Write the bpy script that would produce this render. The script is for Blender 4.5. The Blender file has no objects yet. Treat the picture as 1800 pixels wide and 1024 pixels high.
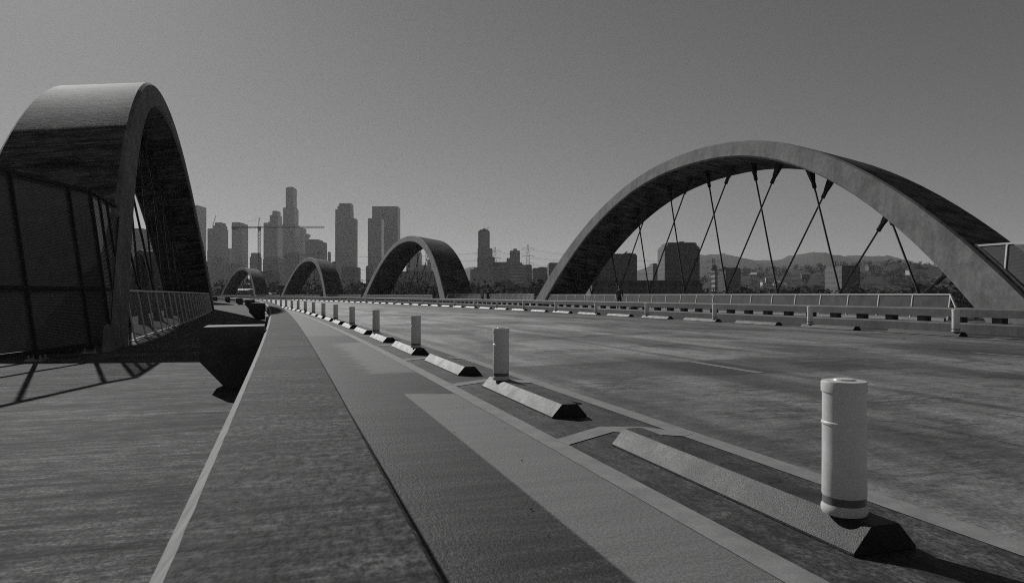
import bpy, bmesh, math, random
from mathutils import Vector, Matrix
R_ = math.radians
rnd = random.Random(7)
sc = bpy.context.scene
COL = sc.collection

# ------------------------------------------------------------------ camera
H = 1.15                                   # eye height over the deck
F = 1250.0                                 # focal length in photo pixels (photo 1800 wide)
YAW = math.atan(395 / F)                   # the camera looks right of the deck's heading
cam_d = bpy.data.cameras.new("camera")
cam = bpy.data.objects.new("camera", cam_d)
COL.objects.link(cam)
cam_d.sensor_width = 36
cam_d.lens = 36 * F / 1800
cam_d.clip_start = 0.05
cam_d.clip_end = 20000
cam.location = (0, 0, H)
cam.rotation_euler = (R_(90) + math.atan(6 / F), 0, -YAW)
cam_d.dof.use_dof = True
cam_d.dof.focus_distance = 9.0
cam_d.dof.aperture_fstop = 11.0
sc.camera = cam

# ------------------------------------------------------------------ sky and sun
SKY_K, SKY_S = .12, .084
SUN_EL, SUN_AZ = 29.3, 18.5                # azimuth: degrees left of the deck's heading (+Y)
w = bpy.data.worlds.new("World")
sc.world = w
w.use_nodes = True
wn = w.node_tree.nodes; wl = w.node_tree.links
sky = wn.new("ShaderNodeTexSky"); sky.sky_type = 'NISHITA'
sky.sun_disc = False
sky.sun_elevation = R_(SUN_EL)
sky.sun_rotation = R_(-SUN_AZ)
sky.air_density = 0.55; sky.dust_density = 0.25; sky.ozone_density = 1.0
bw = wn.new("ShaderNodeRGBToBW")
wl.new(sky.outputs[0], bw.inputs[0])
soft = wn.new("ShaderNodeMath"); soft.operation = 'MULTIPLY_ADD'        # soft clip dims the sky, most in the glow round the sun, v / (1 + k v)
soft.inputs[1].default_value = SKY_K; soft.inputs[2].default_value = 1.0
div = wn.new("ShaderNodeMath"); div.operation = 'DIVIDE'
wl.new(bw.outputs[0], soft.inputs[0]); wl.new(bw.outputs[0], div.inputs[0]); wl.new(soft.outputs[0], div.inputs[1])
wl.new(div.outputs[0], wn["Background"].inputs[0])
wn["Background"].inputs[1].default_value = SKY_S
sd = bpy.data.lights.new("sun", 'SUN'); sun = bpy.data.objects.new("sun", sd)
COL.objects.link(sun)
sd.energy = 5.0; sd.angle = R_(0.5); sd.color = (1, 0.995, 0.985)
sdir = Vector((-math.sin(R_(SUN_AZ)) * math.cos(R_(SUN_EL)), math.cos(R_(SUN_AZ)) * math.cos(R_(SUN_EL)), math.sin(R_(SUN_EL))))
sun.rotation_euler = sdir.to_track_quat('Z', 'Y').to_euler()
sc.view_settings.view_transform = 'Standard'
sc.view_settings.look = 'None'
sc.view_settings.exposure = -0.4
sc.view_settings.gamma = 1.0
sc.render.engine = 'CYCLES'
sc.cycles.use_denoising = False
sc.cycles.pixel_filter_type = 'BLACKMAN_HARRIS'; sc.cycles.filter_width = 1.05
sc.cycles.max_bounces = 5
sc.cycles.transparent_max_bounces = 12
sc.cycles.volume_bounces = 0

# ------------------------------------------------------------------ the deck's curve
RAD = 770.0
def W(s, t, z=0.0):
    a = s / RAD
    return Vector((-RAD + (RAD + t) * math.cos(a), (RAD + t) * math.sin(a), z))
FWD = Vector((math.sin(YAW), math.cos(YAW), 0)); RGT = Vector((math.cos(YAW), -math.sin(YAW), 0))
def far(px, Z, z=0.0):
    """a place in the city: Z metres ahead, at the bearing of column px of the photograph"""
    return FWD * Z + RGT * ((px - 900) / F * Z) + Vector((0, 0, z))
def hgt(py, Z): return H + (518 - py) * Z / F
GROUND = -12.0

# ------------------------------------------------------------------ materials
class NT:
    def __init__(self, name):
        self.m = bpy.data.materials.new(name); self.m.use_nodes = True
        self.n = self.m.node_tree.nodes; self.l = self.m.node_tree.links
        self.p = self.n["Principled BSDF"]
    def new(self, t, **kw):
        x = self.n.new(t)
        for k, v in kw.items(): setattr(x, k, v)
        return x
    def put(self, sock, v):
        if isinstance(v, bpy.types.NodeSocket): self.l.new(v, sock)
        else: sock.default_value = v
    def math(self, op, a, b=0.0, c=None, clamp=False):
        x = self.new("ShaderNodeMath", operation=op); x.use_clamp = clamp
        self.put(x.inputs[0], a); self.put(x.inputs[1], b)
        if c is not None: self.put(x.inputs[2], c)
        return x.outputs[0]
    def uv(self):
        u = self.new("ShaderNodeUVMap"); u.uv_map = "st"
        s = self.new("ShaderNodeSeparateXYZ"); self.l.new(u.outputs[0], s.inputs[0])
        return s.outputs[0], s.outputs[1]
    def obj(self):
        u = self.new("ShaderNodeTexCoord"); s = self.new("ShaderNodeSeparateXYZ")
        self.l.new(u.outputs["Object"], s.inputs[0]); return s.outputs
    def vec(self, a, b, c=0.0):
        x = self.new("ShaderNodeCombineXYZ")
        for i, v in enumerate((a, b, c)): self.put(x.inputs[i], v)
        return x.outputs[0]
    def noise(self, v, scale=1.0, detail=4.0, rough=0.6, dist=0.0):
        x = self.new("ShaderNodeTexNoise"); self.put(x.inputs["Vector"], v)
        x.inputs["Scale"].default_value = scale; x.inputs["Detail"].default_value = detail
        x.inputs["Roughness"].default_value = rough; x.inputs["Distortion"].default_value = dist
        return x.outputs[0]
    def lin(self, v, a, b, c, d):
        x = self.new("ShaderNodeMapRange"); self.put(x.inputs[0], v)
        for i, k in enumerate((a, b, c, d)): x.inputs[i + 1].default_value = k
        return x.outputs[0]
    def sm(self, v, a, b):
        x = self.new("ShaderNodeMapRange", interpolation_type='SMOOTHSTEP'); self.put(x.inputs[0], v)
        x.inputs[1].default_value = a; x.inputs[2].default_value = b
        return x.outputs[0]
    def box(self, u, v, u0, u1, v0, v1, eu=0.08, ev=0.15):
        a = self.math('MULTIPLY', self.sm(u, u0 - eu, u0 + eu), self.sm(u, u1 + eu, u1 - eu))
        b = self.math('MULTIPLY', self.sm(v, v0 - ev, v0 + ev), self.sm(v, v1 + ev, v1 - ev))
        return self.math('MULTIPLY', a, b)
    def grey(self, v): self.put(self.p.inputs["Base Color"], v if isinstance(v, bpy.types.NodeSocket) else (v, v, v, 1))
    def bump(self, h, strength=0.3, dist=0.01):
        b = self.new("ShaderNodeBump"); b.inputs["Strength"].default_value = strength; b.inputs["Distance"].default_value = dist
        self.put(b.inputs["Height"], h); self.l.new(b.outputs[0], self.p.inputs["Normal"])
    def set(self, rough=0.7, metal=0.0, spec=0.5):
        self.put(self.p.inputs["Roughness"], rough); self.p.inputs["Metallic"].default_value = metal
        self.p.inputs["Specular IOR Level"].default_value = spec
        return self.m

def plain(name, g, rough=0.6, metal=0.0, spec=0.5, var=0.25, scale=3.0):
    t = NT(name); o = t.new("ShaderNodeTexCoord").outputs["Object"]
    n = t.noise(o, scale, 5, 0.65)
    t.grey(t.lin(n, 0.3, 0.7, g * (1 - var), g * (1 + var)))
    return t.set(rough, metal, spec)

def concrete(name, g, across=0.7, along=7.0, streak=0.45, blotch=0.3, rough=0.75, grain=0.35, bump=0.25, spec=0.3, fine=(3.0, 42.0)):
    """broomed concrete: streaks run across the deck (u), pores and grain, large blotches"""
    t = NT(name); u, v = t.uv()
    n1 = t.noise(t.vec(t.math('MULTIPLY', u, across), t.math('MULTIPLY', v, along)), 1.0, 7, 0.72)
    n2 = t.noise(t.vec(t.math('MULTIPLY', u, 1.0), t.math('MULTIPLY', v, .6)), 48.0, 2, 0.8)
    n3 = t.noise(t.vec(t.math('MULTIPLY', u, .45), t.math('MULTIPLY', v, 1.3)), 1.0, 7, 0.65, 0.1)
    n4 = t.noise(t.vec(t.math('MULTIPLY', u, fine[0]), t.math('MULTIPLY', v, fine[1])), 1.0, 4, 0.7)
    n5 = t.noise(t.vec(u, v), 6.0, 6, 0.75)
    k = t.math('MULTIPLY', t.lin(n1, .36, .64, 1 - streak, 1 + streak), t.lin(n3, .36, .64, 1 - blotch, 1 + blotch))
    k = t.math('MULTIPLY', k, t.lin(n2, .34, .66, 1 - grain, 1 + grain))
    k = t.math('MULTIPLY', k, t.lin(n4, .34, .66, 1 - streak * .8, 1 + streak * .8))
    k = t.math('MULTIPLY', k, t.lin(n5, .36, .64, 1 - blotch, 1 + blotch))
    pits = t.sm(t.noise(t.vec(u, v), 21.0, 3, .6), .68, .72)
    k = t.math('MULTIPLY', k, t.math('SUBTRACT', 1.0, t.math('MULTIPLY', pits, .6)))
    t.grey(t.math('MULTIPLY', k, g))
    t.bump(t.math('ADD', n2, t.math('MULTIPLY', n4, 1.0)), bump, 0.006)
    return t.set(rough, 0, spec)

STAINS = [(4.3, 5.3, 5.9, 6.3), (4.0, 4.9, 5.0, 5.25), (6.0, 7.6, 5.9, 6.2), (8.3, 10.4, 9.6, 10.1), (5.0, 5.8, 7.2, 7.6), (3.6, 4.6, 7.9, 8.6), (9.6, 11.5, 7.2, 7.7), (4.8, 6.4, 13.2, 13.8), (7.4, 9.0, 14.0, 14.5), (6.9, 7.8, 3.4, 3.7), (4.2, 4.7, 3.5, 3.8)]
def road_mat():
    t = NT("roadway_concrete"); u, v = t.uv()
    wob = t.noise(t.vec(t.math('MULTIPLY', u, .5), t.math('MULTIPLY', v, 1.2)), 1.0, 5, 0.65)
    wob2 = t.noise(t.vec(t.math('MULTIPLY', u, .6), t.math('MULTIPLY', v, .5)), 1.7, 4, 0.6)
    vv = t.math('ADD', v, t.lin(wob, .36, .64, -.7, .7))
    uu = t.math('ADD', u, t.lin(wob2, .36, .64, -.5, .5))
    wf = t.noise(t.vec(t.math('MULTIPLY', u, 1.5), t.math('MULTIPLY', v, 4.0)), 1.0, 6, 0.7)
    uu2 = t.math('ADD', u, t.lin(wf, .35, .65, -.5, .5)); vv2 = t.math('ADD', v, t.lin(wf, .38, .62, -.45, .45))
    n1 = t.noise(t.vec(t.math('MULTIPLY', u, .5), t.math('MULTIPLY', v, 5.0)), 1.0, 5, 0.7)
    n2 = t.noise(t.vec(u, t.math('MULTIPLY', v, .6)), 40.0, 2, 0.8)
    n3 = t.noise(t.vec(t.math('MULTIPLY', u, .5), t.math('MULTIPLY', v, .16)), 1.0, 6, 0.62, 0.8)
    n5 = t.noise(t.vec(t.math('MULTIPLY', u, 2.2), t.math('MULTIPLY', v, .05)), 1.0, 4, 0.6)
    k = t.math('MULTIPLY', t.lin(n1, .37, .63, .84, 1.16), t.lin(n3, .38, .62, .5, 1.5))
    nf = t.noise(t.vec(t.math('MULTIPLY', u, 5.0), t.math('MULTIPLY', v, 14.0)), 1.0, 5, .75)
    k = t.math('MULTIPLY', k, t.lin(nf, .34, .66, .78, 1.22))
    nm = t.noise(t.vec(u, v), 7.0, 6, .75)
    k = t.math('MULTIPLY', k, t.lin(nm, .36, .64, .82, 1.18))
    k = t.math('MULTIPLY', k, t.lin(n2, .34, .66, .6, 1.4))
    k = t.math('MULTIPLY', k, t.lin(n5, .38, .62, .84, 1.15))
    def dark(mask, amt):
        nonlocal k
        k = t.math('MULTIPLY', k, t.math('SUBTRACT', 1.0, t.math('MULTIPLY', mask, amt)))
    dark(t.box(u, t.math('ADD', v, t.lin(wob, .36, .64, -.12, .12)), 3.3, 30, 8.9, 10.95, .05, .08), .0)
    # repaired slab, darker, worn bands across the lanes, and one dark diagonal band
    dark(t.box(u, t.math('ADD', v, t.lin(wob, .36, .64, -.25, .25)), 3.3, 9.6, 8.7, 10.9, .6, .12), .5)
    dark(t.box(uu, vv, 3.4, 10.0, 26.0, 28.0, 1.5, .5), .38)
    dark(t.box(uu, vv, 3.3, 9.0, 38.0, 41.5, 1.5, .8), .35)
    dark(t.box(uu, vv, 3.3, 9.0, 56.0, 61.0, 1.5, 1.2), .35)
    dg = t.math('SUBTRACT', v, t.math('MULTIPLY', u, .46))
    dark(t.box(u, t.math('ADD', dg, t.lin(wob2, .36, .64, -.35, .35)), 4.2, 11.5, 13.9, 14.6, .9, .18), .42)
    dark(t.box(uu, vv, 11.5, 19.5, -5, 300, 1.6, .5), .2)
    dark(t.box(uu, vv, 9.0, 18, 10.4, 13.2, 1.5, .5), .3)
    k = t.math('MULTIPLY', k, t.lin(t.box(uu, vv, 3.2, 12.5, 11.2, 400, 1.0, .6), 0, 1, 1.0, 1.32))  # sunlit brightness of the farther lanes put into the concrete colour
    k = t.math('MULTIPLY', k, t.lin(t.box(uu, vv, 3.2, 15, 21, 400, 1.0, 1.5), 0, 1, 1.0, 1.25))  # second step of the painted sun brightness, farther out
    # scuffs
    n6 = t.noise(t.vec(t.math('MULTIPLY', u, 1.1), t.math('MULTIPLY', v, 2.6)), 1.0, 5, 0.7, 1.0)
    dark(t.math('MULTIPLY', t.sm(n6, .56, .66), t.box(uu, vv, 3.6, 12, 1.0, 8.6, .7, .5)), .5)
    n8 = t.noise(t.vec(t.math('MULTIPLY', u, .5), t.math('MULTIPLY', v, .8)), 1.3, 7, 0.72, .2)
    dark(t.sm(n8, .55, .66), .5)
    for (a0, a1, b0, b1) in STAINS: dark(t.box(uu2, vv2, a0, a1, b0, b1, .25, .16), .5)
    k = t.math('MULTIPLY', k, t.lin(t.sm(n8, .45, .34), 0, 1, 1.0, 1.3))
    crack = t.new('ShaderNodeTexVoronoi', feature='DISTANCE_TO_EDGE'); crack.inputs['Scale'].default_value = .28; t.put(crack.inputs['Vector'], t.vec(t.math('ADD', u, t.math('MULTIPLY', wob, 1.2)), t.math('ADD', t.math('MULTIPLY', v, .6), wob2)))
    dark(t.sm(crack.outputs['Distance'], .006, .002), .35)
    spots = t.noise(t.vec(u, v), 3.1, 2, .5)
    dark(t.sm(spots, .72, .75), .45)
    # the long joints between pours
    dark(t.box(u, v, 6.86, 7.08, -8, 260, .03, .1), .38)
    dark(t.box(u, v, 3.42, 3.66, -8, 260, .03, .1), .22)
    dark(t.box(u, v, 5.35, 5.375, -8, 5.1, .006, .2), .75)
    dark(t.box(u, v, 13.0, 13.2, -8, 260, .04, .1), .3)
    dark(t.box(u, v, 15.6, 15.75, -8, 260, .04, .1), .3)
    t.grey(t.math('MULTIPLY', k, ROAD_G))
    t.bump(t.math('ADD', n2, n1), .22, 0.006)
    return t.set(t.lin(n8, .4, .6, .42, .62), 0, .5)

def lane_mat():
    """bike lane: dark painted concrete with tine grooves along the kerb, bare strip by the line"""
    t = NT("bike_lane_concrete"); u, v = t.uv()
    n1 = t.noise(t.vec(t.math('MULTIPLY', u, .8), t.math('MULTIPLY', v, 6.0)), 1.0, 5, 0.7)
    n2 = t.noise(t.vec(u, t.math('MULTIPLY', v, .6)), 60.0, 2, 0.8)
    n3 = t.noise(t.vec(t.math('MULTIPLY', u, 1.2), t.math('MULTIPLY', v, 12.0)), 1.0, 4, 0.6)
    n7 = t.noise(t.vec(u, v), 28.0, 3, 0.6)
    tooth = t.lin(n3, .36, .64, -.4, .4)
    g = t.math('MULTIPLY', t.lin(n1, .4, .6, .32, 1.75), t.lin(n2, .36, .64, .3, 1.8))
    g = t.math('MULTIPLY', g, t.lin(n7, .38, .62, .5, 1.5))
    bare1 = t.box(u, t.math('ADD', v, t.math('MULTIPLY', t.math('SUBTRACT', u, 1.33), t.lin(n3, .4, .62, 0.0, .5))), 1.335, 2.1, -9, 8.25, .012, .05)
    bare2 = t.box(t.math('ADD', u, t.math('MULTIPLY', tooth, .45)), t.math('ADD', v, t.math('MULTIPLY', tooth, .7)), 1.25, 2.1, 10.6, 17.5, .05, .2)
    bare3 = t.box(t.math('ADD', u, tooth), t.math('ADD', v, tooth), .7, 2.1, 20.5, 200, .1, .4)
    bare = t.math('MAXIMUM', bare1, t.math('MAXIMUM', t.math('MULTIPLY', bare2, .8), t.math('MULTIPLY', bare3, .55)))
    x = t.new("ShaderNodeMix"); t.put(x.inputs[0], bare)
    t.put(x.inputs[2], t.math('MULTIPLY', g, LANE_G))
    gg = t.math('MULTIPLY', t.lin(n1, .36, .64, .9, 1.1), t.lin(n2, .34, .66, .8, 1.2))
    t.put(x.inputs[3], t.math('MULTIPLY', gg, ROAD_G * 1.02))
    t.grey(x.outputs[0])
    tine = t.noise(t.vec(t.math('MULTIPLY', u, 45.0), t.math('MULTIPLY', v, 16.0)), 1.0, 2, .5)
    t.bump(t.math('ADD', t.math('MULTIPLY', n2, 1.2), t.math('MULTIPLY', tine, t.sm(u, 1.1, .7))), .5, 0.007)
    return t.set(.7, 0, .3)

def paint_mat():
    t = NT("road_paint"); u, v = t.uv()
    n2 = t.noise(t.vec(u, v), 70.0, 3, 0.7); n1 = t.noise(t.vec(u, v), 5.0, 5, 0.7)
    k = t.math('MULTIPLY', t.lin(n2, .34, .66, .85, 1.15), t.lin(n1, .36, .64, .82, 1.12))
    t.grey(t.math('MULTIPLY', k, PAINT_G)); t.bump(n2, .12, .003)
    return t.set(.65, 0, .3)

def arch_mat():
    """board-formed back of the rib; u runs across the rib, v along the curve"""
    t = NT("arch_board_concrete"); u, v = t.uv()
    n1 = t.noise(t.vec(t.math('MULTIPLY', u, .5), t.math('MULTIPLY', v, 2.6)), 1.0, 7, 0.75)
    n2 = t.noise(t.vec(u, v), 5.0, 7, 0.75)
    n3 = t.noise(t.vec(t.math('MULTIPLY', u, .8), t.math('MULTIPLY', v, .5)), 1.0, 5, 0.65)
    n4 = t.noise(t.vec(t.math('MULTIPLY', u, 1.4), t.math('MULTIPLY', v, 16.0)), 1.0, 6, 0.75, .5)
    k = t.math('MULTIPLY', t.lin(n1, .41, .59, .3, 1.6), t.lin(n2, .36, .64, .7, 1.3))
    k = t.math('MULTIPLY', k, t.lin(n3, .36, .64, .65, 1.3))
    vj = t.math('ADD', v, t.math('MULTIPLY', n2, .03))
    joint = t.math('FRACT', t.math('MULTIPLY', vj, .9))
    jl = t.math('MULTIPLY', t.sm(joint, .0, .015), t.sm(joint, .05, .03))
    k = t.math('MULTIPLY', k, t.math('SUBTRACT', 1.0, t.math('MULTIPLY', jl, .7)))
    scrape = t.math('MULTIPLY', t.sm(n4, .53, .62), t.sm(n3, .42, .56))
    k = t.math('ADD', k, t.math('MULTIPLY', scrape, 1.8))
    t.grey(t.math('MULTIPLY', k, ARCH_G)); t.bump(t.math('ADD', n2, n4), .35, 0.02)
    return t.set(.85, 0, .18)
def arch_face_mat():
    """cast side of the rib: mottled, faint water marks and tie holes"""
    t = NT("arch_cast_concrete"); u, v = t.uv()
    o = t.obj()
    n1 = t.noise(t.vec(o[0], o[1], o[2]), .9, 8, 0.68, .4)
    n2 = t.noise(t.vec(o[0], o[1], o[2]), 7.0, 7, 0.75)
    st = t.noise(t.vec(t.math('MULTIPLY', o[0], 3.0), t.math('MULTIPLY', o[1], 3.0), t.math('MULTIPLY', o[2], .3)), 1.0, 6, 0.7)
    k = t.math('MULTIPLY', t.lin(n1, .36, .64, .72, 1.25), t.lin(n2, .36, .64, .82, 1.18))
    k = t.math('MULTIPLY', k, t.lin(st, .36, .64, .84, 1.14))
    joint = t.math('FRACT', t.math('MULTIPLY', v, .25)); jl = t.math('MULTIPLY', t.sm(joint, .0, .003), t.sm(joint, .009, .006))
    k = t.math('MULTIPLY', k, t.math('SUBTRACT', 1.0, t.math('MULTIPLY', jl, .3)))
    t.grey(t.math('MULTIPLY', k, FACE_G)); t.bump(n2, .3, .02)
    return t.set(.85, 0, .2)

def facade(name, g, floor=4.0, bay=5.0, wg=0.35, rough=.3, hor=0.5, ver=0.5):
    """floors and bays over walls in metres (uv 'st'): darker glass between spandrels and piers"""
    t = NT(name); u, v = t.uv()
    fv = t.math('FRACT', t.math('DIVIDE', v, floor)); fu = t.math('FRACT', t.math('DIVIDE', u, bay))
    wv = t.math('MULTIPLY', t.sm(fv, .18, .3), t.sm(fv, .95, .85))
    wu = t.math('MULTIPLY', t.sm(fu, .1, .2), t.sm(fu, .95, .85))
    win = t.math('MULTIPLY', t.lin(wv, 0, 1, 1 - hor, 1), t.lin(wu, 0, 1, 1 - ver, 1))
    n = t.noise(t.vec(t.math('FLOOR', t.math('DIVIDE', u, bay)), t.math('FLOOR', t.math('DIVIDE', v, floor))), 3.7, 2, .5)
    n3 = t.noise(t.vec(u, v), .03, 3, .6)
    gl = t.lin(n, .3, .7, g * wg * .6, g * wg * 1.5)
    wall = t.lin(n3, .3, .7, g * .85, g * 1.15)
    x = t.new("ShaderNodeMix"); t.put(x.inputs[0], win); t.put(x.inputs[2], wall); t.put(x.inputs[3], gl)
    t.grey(x.outputs[0])
    return t.set(rough, 0, .5)

def post_mat():
    """thin white plastic that lets some sunlight through"""
    t = NT("white_plastic"); o = t.new("ShaderNodeTexCoord").outputs["Object"]
    t.grey(t.lin(t.noise(o, 14, 4, .7), .3, .7, .62, .8)); t.set(.4, 0, .45)
    tr = t.new("ShaderNodeBsdfTranslucent"); tr.inputs[0].default_value = (.8, .8, .8, 1)
    mx = t.new("ShaderNodeMixShader"); mx.inputs[0].default_value = .22
    t.l.new(t.p.outputs[0], mx.inputs[1]); t.l.new(tr.outputs[0], mx.inputs[2])
    t.l.new(mx.outputs[0], t.n["Material Output"].inputs["Surface"]); return t.m

def rubber_mat():
    t = NT("black_rubber"); o = t.new("ShaderNodeTexCoord").outputs["Object"]
    g = t.noise(o, 110, 2, .8); d = t.noise(o, 5.0, 7, .75)
    t.grey(t.math('MULTIPLY', t.lin(d, .36, .64, .009, .044), t.lin(g, .38, .62, .3, 1.8)))
    t.bump(g, .9, .005); return t.set(t.lin(d, .35, .65, .5, .64), 0, .36)

def screen_mat(name, g, solid):
    """mesh too fine to resolve: part solid, part gap"""
    t = NT(name); o = t.new("ShaderNodeTexCoord").outputs["Object"]
    t.grey(t.lin(t.noise(o, 2.5, 6, .7), .35, .65, g * .6, g * 1.4)); t.set(.6, 0, .3)
    t.put(t.p.inputs["Alpha"], solid); return t.m
def mesh_mat(name, g, solid):
    """woven steel mesh: wires with open gaps"""
    t = NT(name); u, v = t.uv()
    a = t.math('FRACT', t.math('MULTIPLY', v, 22.0)); b = t.math('FRACT', t.math('MULTIPLY', u, 9.0))
    wire = t.math('MAXIMUM', t.math('LESS_THAN', a, solid), t.math('LESS_THAN', b, solid * .35))
    t.grey(g); t.set(.5, .3)
    t.put(t.p.inputs["Alpha"], wire)
    return t.m

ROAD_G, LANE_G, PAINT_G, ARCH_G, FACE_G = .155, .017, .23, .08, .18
M = {}
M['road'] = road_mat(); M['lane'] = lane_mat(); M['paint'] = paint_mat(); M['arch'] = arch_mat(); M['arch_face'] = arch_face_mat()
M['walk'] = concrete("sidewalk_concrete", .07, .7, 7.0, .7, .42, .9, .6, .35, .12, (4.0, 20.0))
M['barrier'] = concrete("barrier_concrete", .04, 1.0, 9.0, .7, .3, .85, .95, .6, .15, (6.0, 34.0))
M['beam'] = concrete("beam_concrete", .105, 2.0, .5, .15, .18, .75, .3, .2)
M['buffer'] = concrete("buffer_asphalt", .045, 6.0, 1.2, .5, .45, .7, .7, .4, .3, (30.0, 12.0))
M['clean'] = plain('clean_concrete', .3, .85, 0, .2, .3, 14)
M['rubber'] = rubber_mat()
M['hole'] = plain("dark_hole", .004, .9)
M['post'] = post_mat()
M['band'] = plain("grey_band", .16, .4, 0, .5, .1, 8)
M['steel'] = plain("galvanised_steel", .38, .42, .7, .5, .12, 6)
M['rail'] = plain("painted_rail", .65, .4, 0, .5, .12, 6)
M['dark_steel'] = plain("dark_steel", .045, .8, 0, .2, .2, 6)
M['cable'] = plain("black_cable", .02, .5)
M['mesh'] = mesh_mat("steel_mesh", .1, .5)
M['railmesh'] = screen_mat("rail_mesh", .075, .74)
M['louvre'] = plain('sun_slats', .1, .5, .3, .4, .2, 4)
M['ground'] = plain("bare_ground", .045, .9, 0, .2, .4, .01)
M['hill'] = plain("dry_hill", .05, .95, 0, .1, .4, .004)
M['leaf'] = plain("leaves", .026, .95, 0, .05, .5, .3)
M['bark'] = plain("bark", .06, .9)
M['white_wall'] = plain("pale_stucco", .55, .7, 0, .3, .1, .2)
M['roof'] = plain("dark_roof", .1, .8, 0, .3, .2, .3)
M['skin'] = plain("skin", .3, .55); M['cloth_dark'] = plain("dark_cloth", .025, .9); M['cloth_grey'] = plain("grey_cloth", .2, .9)
M['cloth_mid'] = plain("mid_cloth", .07, .9); M['hair'] = plain("dark_hair", .015, .6)
M['glass'] = facade("glass_facade", .16, 4.0, 3.0, .4, .22)
M['stone'] = facade("stone_facade", .26, 3.8, 5.5, .35, .4)
M['ribs'] = facade("ribbed_facade", .22, 4.2, 4.0, .45, .35, .2, .8)
M['bands'] = facade("banded_facade", .42, 5.2, 9.0, .16, .4, 1.0, .1)
M['dark_facade'] = facade("dark_facade", .12, 3.6, 4.5, .35, .35)
M['brick'] = facade("brick_facade", .14, 4.2, 4.8, .35, .6)

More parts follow.
